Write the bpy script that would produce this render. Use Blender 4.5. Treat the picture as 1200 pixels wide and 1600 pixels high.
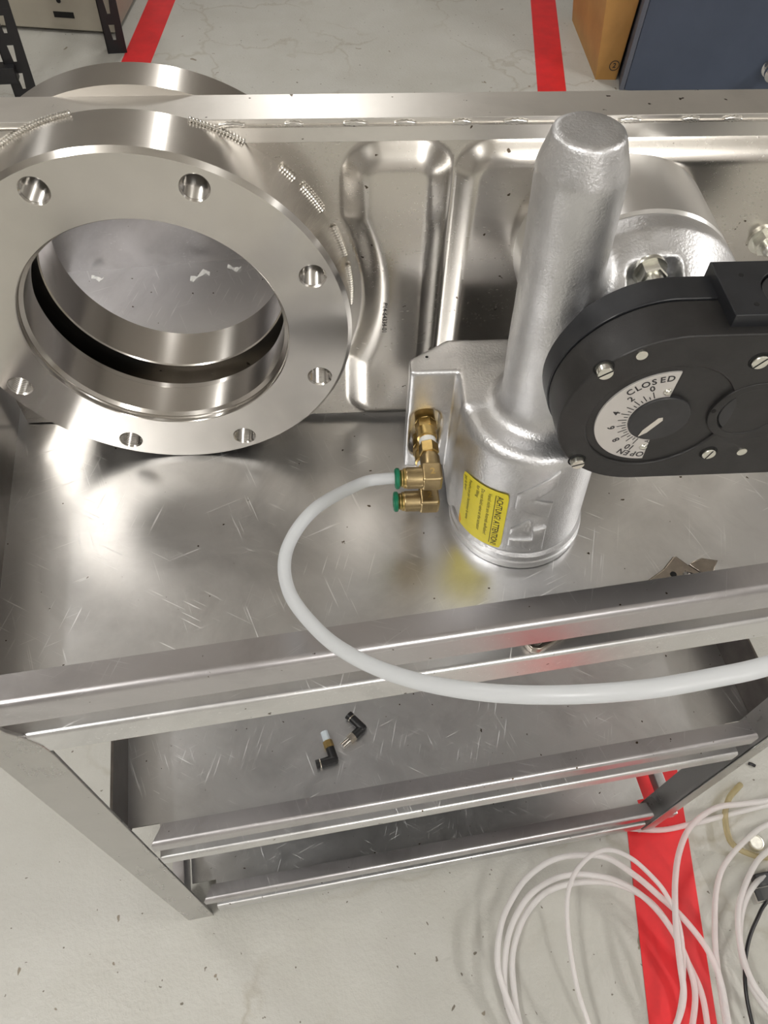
import bpy, bmesh, math, random
import numpy as np
from mathutils import Matrix, Vector
random.seed(7)
scene = bpy.context.scene
for o in list(bpy.data.objects):
    bpy.data.objects.remove(o)
COL = scene.collection
PI = math.pi

# ------------------------------------------------------------------ camera
HC = 1.375
CAM_R = Vector((0.982656, -0.180687, 0.041707))
CAM_D = Vector((-0.124850, -0.810942, -0.571651))
CAM_F = Vector((0.137111, 0.556529, -0.819436))
cd = bpy.data.cameras.new('camera')
cam = bpy.data.objects.new('camera', cd)
COL.objects.link(cam)
cd.sensor_fit = 'VERTICAL'
cd.sensor_height = 36.0
cd.lens = 27.0
cd.clip_start = 0.02
m = Matrix.Identity(4)
for i in range(3):
    m[i][0] = CAM_R[i]; m[i][1] = -CAM_D[i]; m[i][2] = -CAM_F[i]
m[2][3] = HC
cam.matrix_world = m
scene.camera = cam

# ------------------------------------------------------------------ world, lights, exposure
wd = bpy.data.worlds.new('workshop_ambient')
scene.world = wd
wd.use_nodes = True
wd.node_tree.nodes['Background'].inputs[0].default_value = (1.0, 0.95, 0.88, 1)
wd.node_tree.nodes['Background'].inputs[1].default_value = 0.3


def ceiling_strip_and_fill(x, y, power, rot=0.0, col=(1.0, 0.98, 0.945), sx=1.25, sy=0.22, z=3.05):
    l = bpy.data.lights.new('ceiling_strip_and_fill', 'AREA')
    l.shape = 'RECTANGLE'
    l.size = sx
    l.size_y = sy
    l.energy = power
    l.color = col
    o = bpy.data.objects.new('ceiling_strip_and_fill', l)
    o.location = (x, y, z)
    o.rotation_euler = (0, 0, rot)
    COL.objects.link(o)
    return o


for (x, y, pw) in ((-2.1, 2.6, 44), (3.5, -0.1, 84), (-1.5, -0.9, 66), (0.9, -2.9, 70), (0.4, 4.4, 34)):
    ceiling_strip_and_fill(x, y, pw, PI / 2)
    up = ceiling_strip_and_fill(x, y, pw * 0.4, PI / 2, z=3.06)      # added upward fill light, brightens the ceiling that the metals reflect
    up.rotation_euler = (PI, 0, PI / 2)

vs = scene.view_settings
vs.view_transform = 'Standard'
vs.look = 'None'
vs.gamma = 1.0
vs.use_curve_mapping = False
vs.exposure = -0.6


# ------------------------------------------------------------------ material helpers
def new_mat(name):
    mt = bpy.data.materials.new(name)
    mt.use_nodes = True
    nt = mt.node_tree
    return mt, nt, nt.nodes, nt.links, nt.nodes['Principled BSDF']


def c4(c):
    return (c[0], c[1], c[2], 1.0)


def noise(nt, scale, detail=4.0, rough=0.55, vec=None, dist=0.0):
    n = nt.nodes.new('ShaderNodeTexNoise')
    n.inputs['Scale'].default_value = scale
    n.inputs['Detail'].default_value = detail
    n.inputs['Roughness'].default_value = rough
    n.inputs['Distortion'].default_value = dist
    if vec is not None:
        nt.links.new(vec, n.inputs['Vector'])
    return n.outputs['Fac']


def ramp(nt, fac, stops, interp='LINEAR'):
    r = nt.nodes.new('ShaderNodeValToRGB')
    r.color_ramp.interpolation = interp
    e = r.color_ramp.elements
    while len(e) < len(stops):
        e.new(0.5)
    for k, (p, c) in enumerate(stops):
        e[k].position = p
        e[k].color = c4(c) if hasattr(c, '__len__') else (c, c, c, 1)
    nt.links.new(fac, r.inputs[0])
    return r.outputs[0]


def mixc(nt, fac, a, b, mode='MIX'):
    n = nt.nodes.new('ShaderNodeMix')
    n.data_type = 'RGBA'
    n.blend_type = mode
    for s, v in ((0, fac), (6, a), (7, b)):
        if hasattr(v, 'is_output') or hasattr(v, 'links'):
            nt.links.new(v, n.inputs[s])
        else:
            n.inputs[s].default_value = c4(v) if hasattr(v, '__len__') else v
    return n.outputs[2]


def coords(nt, kind='Object', scale=(1, 1, 1), rot=(0, 0, 0)):
    t = nt.nodes.new('ShaderNodeTexCoord')
    mp = nt.nodes.new('ShaderNodeMapping')
    mp.inputs['Scale'].default_value = scale
    mp.inputs['Rotation'].default_value = rot
    nt.links.new(t.outputs[kind], mp.inputs[0])
    return mp.outputs[0]


def bump(nt, bsdf, h, strength=0.2, dist=0.002, prev=None):
    b = nt.nodes.new('ShaderNodeBump')
    b.inputs['Strength'].default_value = strength
    b.inputs['Distance'].default_value = dist
    nt.links.new(h, b.inputs['Height'])
    if prev is not None:
        nt.links.new(prev, b.inputs['Normal'])
    if bsdf is not None:
        nt.links.new(b.outputs[0], bsdf.inputs['Normal'])
    return b.outputs[0]


def basic(name, col, metallic=0.0, rough=0.5, var=0.0, vscale=20, bstr=0.0, bscale=200, bdist=0.0005,
          rvar=0.0, aniso=0.0, taxis=None, stretch=None, **kw):
    mt, nt, N, L, B = new_mat(name)
    B.inputs['Base Color'].default_value = c4(col)
    B.inputs['Metallic'].default_value = metallic
    B.inputs['Roughness'].default_value = rough
    v = coords(nt, 'Object', stretch or (1, 1, 1))
    if var:
        f = noise(nt, vscale, 5, 0.6, v)
        lo = [max(0, c * (1 - var)) for c in col]
        hi = [min(1, c * (1 + var)) for c in col]
        L.new(ramp(nt, f, [(0.3, lo), (0.7, hi)]), B.inputs['Base Color'])
    if rvar:
        f = noise(nt, vscale * 1.7, 4, 0.6, v)
        L.new(ramp(nt, f, [(0.3, max(0.02, rough - rvar)), (0.7, rough + rvar)]), B.inputs['Roughness'])
    if bstr:
        bump(nt, B, noise(nt, bscale, 3, 0.6, v), bstr, bdist)
    if aniso:
        B.inputs['Anisotropic'].default_value = aniso
        B.inputs['Anisotropic Rotation'].default_value = 0.25
        if taxis:
            t = N.new('ShaderNodeTangent')
            t.direction_type = 'RADIAL'
            t.axis = taxis
            L.new(t.outputs[0], B.inputs['Tangent'])
    for k, val in kw.items():
        B.inputs[k.replace('_', ' ')].default_value = val
    return mt


def sheet_steel(name, base, rough, stretch, scratch=0.5, stain=0.25, seed=0.0):
    """worn stainless sheet: brushed grain, crossing scratches, water marks"""
    mt, nt, N, L, B = new_mat(name)
    B.inputs['Metallic'].default_value = 1.0
    v = coords(nt, 'Object')
    vg = coords(nt, 'Object', stretch)
    grain = noise(nt, 60, 4, 0.6, vg)
    st = noise(nt, 9 + seed, 6, 0.65, v, 0.6)
    st2 = noise(nt, 34 + seed, 6, 0.7, v, 0.3)
    lo = [c * (1 - stain) for c in base]
    col = ramp(nt, st, [(0.32, lo), (0.5, base), (0.75, [min(1, c * 1.06) for c in base])])
    col = mixc(nt, 0.25, col, ramp(nt, st2, [(0.25, lo), (0.75, base)]))
    # dark specks of dirt
    sp = noise(nt, 150, 2, 0.5, v)
    spm = ramp(nt, sp, [(0.735, 0.0), (0.76, 1.0)])
    col = mixc(nt, spm, col, (0.09, 0.07, 0.05))
    # scratches in several directions
    smask = None
    for k, (ang, sc) in enumerate(((0.4, 38), (1.25, 30), (2.2, 44), (2.9, 34))):
        vv = coords(nt, 'Object', (1, 1, 1), (0, 0, ang + seed))
        mp = nt.nodes.new('ShaderNodeMapping')
        mp.inputs['Scale'].default_value = (1, 0.028, 1)
        nt.links.new(vv, mp.inputs[0])
        n1 = noise(nt, sc * 20, 1, 0.4, mp.outputs[0])
        s = ramp(nt, n1, [(0.70, 0.0), (0.73, 1.0)])
        gate = ramp(nt, noise(nt, 11 + 3 * k, 2, 0.5, v), [(0.5, 0.0), (0.62, 1.0)])
        s = mixc(nt, 1.0, s, gate, 'MULTIPLY')
        smask = s if smask is None else mixc(nt, 1.0, smask, s, 'LIGHTEN')
    smf = mixc(nt, 1.0, smask, (scratch,) * 3, 'MULTIPLY')
    col = mixc(nt, smf, col, (0.95, 0.95, 0.95))
    L.new(col, B.inputs['Base Color'])
    rr = ramp(nt, st, [(0.25, rough - 0.03), (0.75, rough + 0.04)])
    rr = mixc(nt, 0.3, rr, ramp(nt, grain, [(0.3, rough - 0.04), (0.7, rough + 0.05)]))
    rr = mixc(nt, smf, rr, (0.65,) * 3)
    L.new(rr, B.inputs['Roughness'])
    b1 = bump(nt, None, grain, 0.04, 0.0004)
    bump(nt, B, noise(nt, 5, 1, 0.4, v), 0.07, 0.01, b1)
    return mt


M = {}
M['deck'] = sheet_steel('worn_deck_steel', (0.76, 0.76, 0.765), 0.32, (1, 1, 1), 0.9, 0.2)
M['rail'] = sheet_steel('rail_steel', (0.57, 0.555, 0.57), 0.30, (0.05, 1, 1), 0.25, 0.22, 0.7)
M['leg'] = sheet_steel('leg_steel', (0.50, 0.49, 0.475), 0.28, (1, 1, 0.05), 0.1, 0.18, 1.3)
M['plate'] = sheet_steel('valve_plate_steel', (0.63, 0.60, 0.555), 0.24, (0.2, 1, 1), 0.12, 0.16, 2.1)
M['bar'] = sheet_steel('milled_bar_steel', (0.80, 0.775, 0.735), 0.38, (0.03, 1, 1), 0.1, 0.1, 3.1)
M['dark_steel'] = basic('dark_wall_steel', (0.15, 0.135, 0.125), 1.0, 0.3, var=0.2, vscale=30)  # darker steel tone, used on the end walls only
M['flange'] = basic('turned_steel', (0.66, 0.635, 0.60), 1.0, 0.19, var=0.04, vscale=40, aniso=0.9, taxis='Y')
M['flange_bright'] = basic('turned_steel_bore', (0.66, 0.63, 0.59), 1.0, 0.2, aniso=0.6, taxis='Y')
M['thread'] = basic('thread_steel', (0.62, 0.60, 0.57), 1.0, 0.18)
M['weld'] = basic('weld_metal', (0.72, 0.70, 0.66), 1.0, 0.25, var=0.12, vscale=300)
M['cast'] = basic('cast_aluminium', (0.69, 0.69, 0.70), 1.0, 0.42, var=0.09, vscale=45, bstr=0.38, bscale=560,
                  bdist=0.0009, rvar=0.07)
M['machined'] = basic('machined_aluminium', (0.86, 0.855, 0.85), 1.0, 0.3, aniso=0.6, taxis='Y')
M['black'] = basic('black_plastic', (0.019, 0.018, 0.018), 0.0, 0.46, var=0.3, vscale=60, bstr=0.25, bscale=900,
                   bdist=0.0003)
M['black_side'] = basic('black_plastic_gloss', (0.017, 0.018, 0.021), 0.0, 0.36, var=0.25, vscale=40)
M['knob'] = basic('knob_plastic', (0.028, 0.028, 0.03), 0.0, 0.42, var=0.2, vscale=80)
M['hole'] = basic('hole_dark', (0.004, 0.004, 0.004), 0.0, 0.8)
M['dial'] = basic('dial_plate', (0.60, 0.575, 0.55), 0.25, 0.4)
M['ink'] = basic('ink', (0.03, 0.028, 0.03), 0.0, 0.6)
M['pointer'] = basic('pointer_paint', (0.62, 0.58, 0.52), 0.0, 0.5)
M['screw'] = basic('zinc_screw', (0.78, 0.77, 0.70), 1.0, 0.3, var=0.12, vscale=150)
M['brass'] = basic('brass', (0.60, 0.43, 0.17), 1.0, 0.30, var=0.16, vscale=120)
M['brass_dull'] = basic('brass_dull', (0.43, 0.33, 0.18), 1.0, 0.36, var=0.14, vscale=120)
M['green'] = basic('green_collar', (0.004, 0.17, 0.085), 0.0, 0.3)
M['ptfe'] = basic('thread_tape', (0.80, 0.80, 0.78), 0.0, 0.6, bstr=0.3, bscale=500)
M['yellow'] = basic('yellow_sticker', (0.78, 0.66, 0.035), 0.0, 0.42, var=0.06, vscale=60)
M['orange_patch'] = basic('orange_patch', (0.75, 0.36, 0.02), 0.0, 0.5)
M['chrome'] = basic('chrome', (0.74, 0.73, 0.72), 1.0, 0.1)
M['wrench'] = basic('wrench_satin', (0.36, 0.32, 0.28), 1.0, 0.25, var=0.15, vscale=120)
M['fitting'] = basic('fitting_plastic', (0.012, 0.012, 0.013), 0.0, 0.4)
M['sealant'] = basic('thread_sealant', (0.62, 0.68, 0.72), 0.0, 0.5)
M['nickel'] = basic('nickel', (0.78, 0.72, 0.62), 1.0, 0.25, var=0.15, vscale=300)
M['tape'] = basic('red_tape', (0.72, 0.02, 0.026), 0.0, 0.42, var=0.12, vscale=14, bstr=0.1, bscale=60, bdist=0.001)
M['orange'] = basic('orange_crate', (0.46, 0.245, 0.07), 0.0, 0.55, var=0.12, vscale=8)
M['blue'] = basic('blue_enamel', (0.065, 0.083, 0.125), 0.0, 0.55, var=0.1, vscale=5, bstr=0.3, bscale=250, bdist=0.001)
M['blue_edge'] = basic('blue_edge', (0.11, 0.12, 0.15), 0.0, 0.45)
M['rack'] = basic('black_rack', (0.012, 0.012, 0.014), 0.0, 0.45)
M['beige'] = basic('beige_enamel', (0.36, 0.33, 0.27), 0.0, 0.5, var=0.06, vscale=6)
M['wall'] = basic('wall_paint', (0.55, 0.53, 0.51), 0.0, 0.8, var=0.06, vscale=2)
M['ceil'] = basic('ceiling_paint', (0.80, 0.78, 0.75), 0.0, 0.9)
M['cable'] = basic('black_cable', (0.01, 0.01, 0.012), 0.0, 0.35)


def tube_mat(name, col, alpha_mix, rough=0.28, sss=True):
    mt, nt, N, L, B = new_mat(name)
    B.inputs['Base Color'].default_value = c4(col)
    B.inputs['Roughness'].default_value = rough
    tr = N.new('ShaderNodeBsdfTranslucent')
    tr.inputs[0].default_value = c4(col)
    tp = N.new('ShaderNodeBsdfTransparent')
    tp.inputs[0].default_value = c4([min(1, c * 1.05) for c in col])
    m1 = N.new('ShaderNodeMixShader')
    m1.inputs[0].default_value = 0.45
    L.new(B.outputs[0], m1.inputs[1])
    L.new(tr.outputs[0], m1.inputs[2])
    m2 = N.new('ShaderNodeMixShader')
    m2.inputs[0].default_value = alpha_mix
    L.new(m1.outputs[0], m2.inputs[1])
    L.new(tp.outputs[0], m2.inputs[2])
    L.new(m2.outputs[0], N['Material Output'].inputs[0])
    return mt


M['hose'] = tube_mat('milky_hose', (0.86, 0.88, 0.90), 0.04)
M['tubing'] = tube_mat('white_tubing', (0.96, 0.945, 0.945), 0.3)
M['amber'] = tube_mat('amber_tubing', (0.80, 0.74, 0.56), 0.68)
M['bag'] = tube_mat('clear_film', (0.9, 0.9, 0.89), 0.9, 0.12)


def floor_mat():
    mt, nt, N, L, B = new_mat('painted_concrete')
    v = coords(nt, 'Object')
    big = noise(nt, 1.1, 5, 0.6, v, 0.4)
    med = noise(nt, 7, 6, 0.65, v)
    col = ramp(nt, big, [(0.3, (0.475, 0.465, 0.42)), (0.7, (0.545, 0.54, 0.51))])
    col = mixc(nt, 0.3, col, ramp(nt, med, [(0.3, (0.41, 0.40, 0.355)), (0.65, (0.56, 0.555, 0.525))]))
    # chips of bare concrete
    ch = ramp(nt, noise(nt, 26, 3, 0.55, v, 0.5), [(0.715, 0.0), (0.73, 1.0)])
    col = mixc(nt, ch, col, (0.25, 0.215, 0.165))
    ch2 = ramp(nt, noise(nt, 75, 2, 0.5, v, 0.3), [(0.72, 0.0), (0.74, 1.0)])
    col = mixc(nt, ch2, col, (0.17, 0.15, 0.12))
    # cracks
    vo = N.new('ShaderNodeTexVoronoi')
    vo.feature = 'DISTANCE_TO_EDGE'
    vo.inputs['Scale'].default_value = 1.9
    dv_ = N.new('ShaderNodeVectorMath')
    dv_.operation = 'ADD'
    nn = N.new('ShaderNodeTexNoise')
    nn.inputs['Scale'].default_value = 6
    nn.inputs['Detail'].default_value = 5
    L.new(v, nn.inputs['Vector'])
    sc = N.new('ShaderNodeVectorMath')
    sc.operation = 'SCALE'
    sc.inputs['Scale'].default_value = 0.28
    L.new(nn.outputs['Color'], sc.inputs[0])
    L.new(v, dv_.inputs[0])
    L.new(sc.outputs[0], dv_.inputs[1])
    L.new(dv_.outputs[0], vo.inputs['Vector'])
    ck = ramp(nt, vo.outputs['Distance'], [(0.0, 1.0), (0.018, 0.0)])
    gate = ramp(nt, noise(nt, 2.3, 2, 0.5, v), [(0.40, 0.0), (0.52, 1.0)])
    ck = mixc(nt, 1.0, ck, gate, 'MULTIPLY')
    col = mixc(nt, mixc(nt, 1.0, ck, (0.6,) * 3, 'MULTIPLY'), col, (0.36, 0.33, 0.27))
    L.new(col, B.inputs['Base Color'])
    L.new(ramp(nt, med, [(0.3, 0.34), (0.7, 0.5)]), B.inputs['Roughness'])
    b1 = bump(nt, None, noise(nt, 120, 3, 0.6, v), 0.4, 0.003)
    b2 = bump(nt, None, med, 0.2, 0.006, b1)
    bump(nt, B, ck, -0.5, 0.004, b2)
    return mt


M['floor'] = floor_mat()


# ------------------------------------------------------------------ mesh helpers
def add(name, verts, faces, mat, parent=None, smooth=35, kind=None):
    me = bpy.data.meshes.new(name)
    me.from_pydata([tuple(v) for v in verts], [], [tuple(f) for f in faces])
    me.validate()
    bm = bmesh.new()
    bm.from_mesh(me)
    bmesh.ops.recalc_face_normals(bm, faces=bm.faces)
    bm.to_mesh(me)
    bm.free()
    return add_mesh(name, me, mat, parent, smooth, kind)


def add_mesh(name, me, mat, parent=None, smooth=35, kind=None):
    if smooth:
        for p in me.polygons:
            p.use_smooth = True
        me.set_sharp_from_angle(angle=math.radians(smooth))
    if mat:
        me.materials.clear()
        me.materials.append(M[mat] if isinstance(mat, str) else mat)
    o = bpy.data.objects.new(name, me)
    COL.objects.link(o)
    if smooth and len(me.polygons) < 9000:
        wn = o.modifiers.new('weighted', 'WEIGHTED_NORMAL')
        wn.keep_sharp = True
    if parent is not None:
        o.parent = parent
    if kind:
        o['kind'] = kind
    return o


def tag(o, label, cat, group=None):
    o['label'] = label
    o['category'] = cat
    if group:
        o['group'] = group
    return o


def empty(name, loc=(0, 0, 0), mat=None):
    o = bpy.data.objects.new(name, None)
    o.empty_display_size = 0.05
    COL.objects.link(o)
    if mat is not None:
        o.matrix_world = mat
    else:
        o.location = loc
    return o


def merge(*parts):
    V, F = [], []
    for v, f in parts:
        n = len(V)
        V += [tuple(x) for x in v]
        F += [tuple(i + n for i in q) for q in f]
    return V, F


def box(x0, x1, y0, y1, z0, z1):
    v = [(x, y, z) for x in (x0, x1) for y in (y0, y1) for z in (z0, z1)]
    f = [(0, 1, 3, 2), (4, 6, 7, 5), (0, 4, 5, 1), (2, 3, 7, 6), (0, 2, 6, 4), (1, 5, 7, 3)]
    return v, f


def bbox_bev(x0, x1, y0, y1, z0, z1, b=0.002, seg=2):
    bm = bmesh.new()
    v, f = box(x0, x1, y0, y1, z0, z1)
    vs_ = [bm.verts.new(p) for p in v]
    for q in f:
        bm.faces.new([vs_[i] for i in q])
    bmesh.ops.bevel(bm, geom=list(bm.edges), offset=b, segments=seg, affect='EDGES', profile=0.5)
    V = [tuple(x.co) for x in bm.verts]
    bm.verts.index_update()
    F = [tuple(x.index for x in fc.verts) for fc in bm.faces]
    bm.free()
    return V, F


def basis(d):
    d = Vector(d).normalized()
    a = Vector((0, 0, 1)) if abs(d.z) < 0.9 else Vector((1, 0, 0))
    e1 = d.cross(a).normalized()
    e2 = d.cross(e1).normalized()
    return d, e1, e2


def lathe(prof, origin, axis, n=32, cap=True, phase=0.0):
    """prof: (distance along axis, radius)"""
    d, e1, e2 = basis(axis)
    o = Vector(origin)
    V, F = [], []
    for (a, r) in prof:
        for k in range(n):
            t = 2 * PI * k / n + phase
            V.append(tuple(o + d * a + (e1 * math.cos(t) + e2 * math.sin(t)) * r))
    for j in range(len(prof) - 1):
        for k in range(n):
            k2 = (k + 1) % n
            F.append((j * n + k, j * n + k2, (j + 1) * n + k2, (j + 1) * n + k))
    if cap:
        F.append(tuple(range(n))[::-1])
        b = (len(prof) - 1) * n
        F.append(tuple(range(b, b + n)))
    return V, F


def ring_lathe(prof, origin, axis, n=96):
    """closed profile loop"""
    V, F = lathe(prof, origin, axis, n, cap=False)
    m_ = len(prof)
    for k in range(n):
        k2 = (k + 1) % n
        F.append(((m_ - 1) * n + k, (m_ - 1) * n + k2, k2, k))
    return V, F


def catmull(pts, per=8):
    P = [Vector(p) for p in pts]
    out = []
    for i in range(len(P) - 1):
        p0 = P[max(0, i - 1)]
        p1, p2 = P[i], P[i + 1]
        p3 = P[min(len(P) - 1, i + 2)]
        for k in range(per):
            t = k / per
            out.append(0.5 * ((2 * p1) + (p2 - p0) * t + (2 * p0 - 5 * p1 + 4 * p2 - p3) * t * t
                              + (3 * p1 - p0 - 3 * p2 + p3) * t ** 3))
    out.append(P[-1])
    return out


def sweep(path, r, n=12, inner=None):
    V, F = [], []
    tang = []
    for i in range(len(path)):
        a = path[max(0, i - 1)]
        b = path[min(len(path) - 1, i + 1)]
        tang.append((b - a).normalized())
    ref = Vector((0, 0, 1)) if abs(tang[0].z) < 0.9 else Vector((1, 0, 0))
    e1 = tang[0].cross(ref).normalized()
    for i, p in enumerate(path):
        t = tang[i]
        e1 = (e1 - t * e1.dot(t)).normalized()
        e2 = t.cross(e1)
        for k in range(n):
            a = 2 * PI * k / n
            V.append(tuple(p + (e1 * math.cos(a) + e2 * math.sin(a)) * r))
    for i in range(len(path) - 1):
        for k in range(n):
            k2 = (k + 1) % n
            F.append((i * n + k, i * n + k2, (i + 1) * n + k2, (i + 1) * n + k))
    F.append(tuple(range(n)))
    b = (len(path) - 1) * n
    F.append(tuple(range(b, b + n)))
    return V, F


def flat_extrude(outers, holes, depth, bevel, mapf, res=2):
    """2-D outline with holes extruded by depth; mapf(x, y, z) with z in 0..depth"""
    cu = bpy.data.curves.new('tmp', 'CURVE')
    cu.dimensions = '2D'
    cu.fill_mode = 'BOTH'
    cu.extrude = depth / 2 - bevel
    cu.bevel_depth = bevel
    cu.bevel_resolution = res
    cu.offset = -bevel
    for loop in list(outers) + list(holes):
        s = cu.splines.new('POLY')
        s.points.add(len(loop) - 1)
        for p, (x, y) in zip(s.points, loop):
            p.co = (x, y, 0, 1)
        s.use_cyclic_u = True
    ob = bpy.data.objects.new('tmp', cu)
    COL.objects.link(ob)
    dg = bpy.context.evaluated_depsgraph_get()
    me = bpy.data.meshes.new_from_object(ob.evaluated_get(dg))
    bpy.data.objects.remove(ob)
    bm = bmesh.new()
    bm.from_mesh(me)
    bmesh.ops.remove_doubles(bm, verts=bm.verts, dist=1e-6)
    bm.verts.index_update()
    V = [mapf(v.co.x, v.co.y, v.co.z + depth / 2) for v in bm.verts]
    F = [tuple(v.index for v in f.verts) for f in bm.faces]
    bm.free()
    bpy.data.meshes.remove(me)
    return V, F


def text2d(body, size, align='CENTER', bold=0.0):
    cu = bpy.data.curves.new('tmp', 'FONT')
    cu.body = body
    cu.size = size
    cu.align_x = align
    cu.align_y = 'CENTER'
    cu.offset = bold
    cu.resolution_u = 3
    ob = bpy.data.objects.new('tmp', cu)
    COL.objects.link(ob)
    dg = bpy.context.evaluated_depsgraph_get()
    me = bpy.data.meshes.new_from_object(ob.evaluated_get(dg))
    bpy.data.objects.remove(ob)
    V = [(v.co.x, v.co.y) for v in me.vertices]
    F = [tuple(p.vertices) for p in me.polygons]
    bpy.data.meshes.remove(me)
    return V, F


def circle(cx, cy, r, n=64, a0=0.0, a1=2 * PI, end=False):
    k = n + 1 if end else n
    return [(cx + r * math.cos(a0 + (a1 - a0) * i / n), cy + r * math.sin(a0 + (a1 - a0) * i / n)) for i in range(k)]


def at(px, py, z):
    """point of the horizontal plane at height z seen at a photograph pixel"""
    d = CAM_R * ((px - 600) / 1200) + CAM_D * ((py - 800) / 1200) + CAM_F
    t = (z - HC) / d.z
    return Vector((0, 0, HC)) + d * t


def atd(px, py, depth):
    d = CAM_R * ((px - 600) / 1200) + CAM_D * ((py - 800) / 1200) + CAM_F
    return Vector((0, 0, HC)) + d * depth


# ------------------------------------------------------------------ the room
def struct(o):
    o['kind'] = 'structure'
    return o


struct(add('floor', *box(-4, 5, -4, 7, -0.05, 0), 'floor', smooth=0))
struct(add('wall_back', *box(-4, 5, 7, 7.1, 0, 3.4), 'wall', smooth=0))
struct(add('wall_left', *box(-4.1, -4, -4, 7, 0, 3.4), 'wall', smooth=0))
struct(add('wall_right', *box(5, 5.1, -4, 7, 0, 3.4), 'wall', smooth=0))
struct(add('wall_front', *box(-4, 5, -4.1, -4, 0, 3.4), 'wall', smooth=0))
struct(add('ceiling', *box(-4, 5, -4, 7, 3.4, 3.5), 'ceil', smooth=0))


def tape(name, pts, w, label):
    """strip laid on the floor; pts = left edge points, w = width"""
    V, F = [], []
    for i, (x, y) in enumerate(pts):
        a = Vector(pts[max(0, i - 1)]); b = Vector(pts[min(len(pts) - 1, i + 1)])
        t = (b - a).normalized()
        nrm = Vector((t.y, -t.x))
        q = Vector((x, y)) + nrm * w
        V += [(x, y, 0.0), (q.x, q.y, 0.0), (x, y, 0.0012), (q.x, q.y, 0.0012)]
    for i in range(len(pts) - 1):
        k = 4 * i
        F += [(k + 2, k + 3, k + 7, k + 6), (k, k + 4, k + 5, k + 1), (k, k + 2, k + 6, k + 4), (k + 1, k + 5, k + 7, k + 3)]
    F += [(0, 1, 3, 2), (len(V) - 4, len(V) - 2, len(V) - 1, len(V) - 3)]
    o = add(name, V, F, 'tape', smooth=0)
    return tag(o, label, 'floor tape')


tape('floor_tape', [(0.36, -0.44), (0.4554, -0.0538), (0.5198, 0.2045), (1.111, 2.6665), (1.3031, 3.3951), (1.9, 5.8)], 0.104,
     'long red floor tape under the cart, running from the tubing to beside the orange crate')
tape('floor_tape', [(-0.95, 0.55), (-0.35, 2.998), (-0.2469, 3.513), (0.3, 5.8)], 0.104,
     'red floor tape beside the black perforated rack post')

# ------------------------------------------------------------------ cart
ZD = (0.8536, 0.435, 0.062)
X0, X1, Y0, Y1 = -0.213, 0.565, 0.2083, 0.70
cart = empty('utility_cart', (0, 0, 0))
tag(cart, 'three-tier stainless steel cart with angle legs, carrying the gate valve', 'cart')


def ext_profile(prof, x0, x1, miter0=0.0, miter1=0.0):
    """closed (y, z) profile swept along x; mitres shift the ends with y"""
    n = len(prof)
    y0 = min(p[0] for p in prof)
    V = [(x0 + miter0 * (y - y0), y, z) for y, z in prof] + [(x1 - miter1 * (y - y0), y, z) for y, z in prof]
    F = [(i, (i + 1) % n, (i + 1) % n + n, i + n) for i in range(n)]
    F += [tuple(range(n))[::-1], tuple(range(n, 2 * n))]
    return V, F


def angle_profile(yb, yf, ztop, zbot, r=0.005, t=0.0028):
    """L profile: flat top from yb to yf (front), turned down to zbot; rounded corner"""
    out = [(yb, ztop)]
    for k in range(6):
        a = PI / 2 + (PI / 2) * k / 5
        out.append((yf + r + r * math.cos(a), ztop - r + r * math.sin(a)))
    out.append((yf, zbot))
    out.append((yf + t, zbot))
    ri = r - t
    for k in range(6):
        a = PI - (PI / 2) * k / 5
        out.append((yf + r + ri * math.cos(a), ztop - r + ri * math.sin(a)))
    out.append((yb, ztop - t))
    return out


decks = []
for i, zd in enumerate(ZD):
    xa, xb = (X0, X1) if i < 2 else (-0.2, 0.545)
    lip = (0.031, 0.022, 0.03)[i]
    d = add('shelf_deck', *ext_profile(angle_profile(Y1, Y0, zd, zd - lip, 0.004), xa + (0.036 if i else 0.0), xb - (0.036 if i == 1 else 0.012 if i == 2 else 0)), 'deck', cart, 30)
    if i:
        d2 = add('deck_panel', *box(xa, xb, Y0 + 0.04, Y1, zd - 0.0028, zd - 0.0004), 'deck', d, 0)
    rb, rf = (0.0565, 0.0300) if i == 0 else (0.068, 0.024)
    ra, re = (-0.2185, 0.60) if i == 0 else (-0.1745, 0.5245)
    add('guard_rail', *ext_profile(angle_profile(0.2295, Y0 - 0.0004, zd + rb, zd + rb - rf, 0.0055), ra, re,
                                   0.0 if i == 0 else 0.6, 0.0 if i == 0 else 0.3), 'rail', cart, 30)
    # end walls: upright sheet with a flange turned outwards
    hw = 0.057 if i == 0 else 0.07
    if i < 2:
        for s, xw in ((-1, X0), (1, X1)):
            prof = [(0, -0.022), (0, hw), (0.003, hw), (0.003, -0.022)]
            V = [(xw + s * a, Y0 + 0.002, zd + b) for a, b in prof] + [(xw + s * a, Y1, zd + b) for a, b in prof]
            n = len(prof)
            F = [(k, (k + 1) % n, (k + 1) % n + n, k + n) for k in range(n)] + [tuple(range(n)), tuple(range(n, 2 * n))]
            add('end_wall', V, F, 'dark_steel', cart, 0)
    else:
        add('end_rail', *bbox_bev(-0.2205, -0.2025, Y0 + 0.004, Y1, zd - 0.004, zd + 0.05, 0.002), 'rail', cart)
        add('end_rail', *bbox_bev(0.568, 0.585, Y0 + 0.004, Y1, zd - 0.004, zd + 0.02, 0.002), 'rail', cart)
    add('back_wall', *bbox_bev(xa, xb, Y1, Y1 + 0.003, zd - 0.03, zd + 0.09, 0.0008), 'rail', cart)

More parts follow.
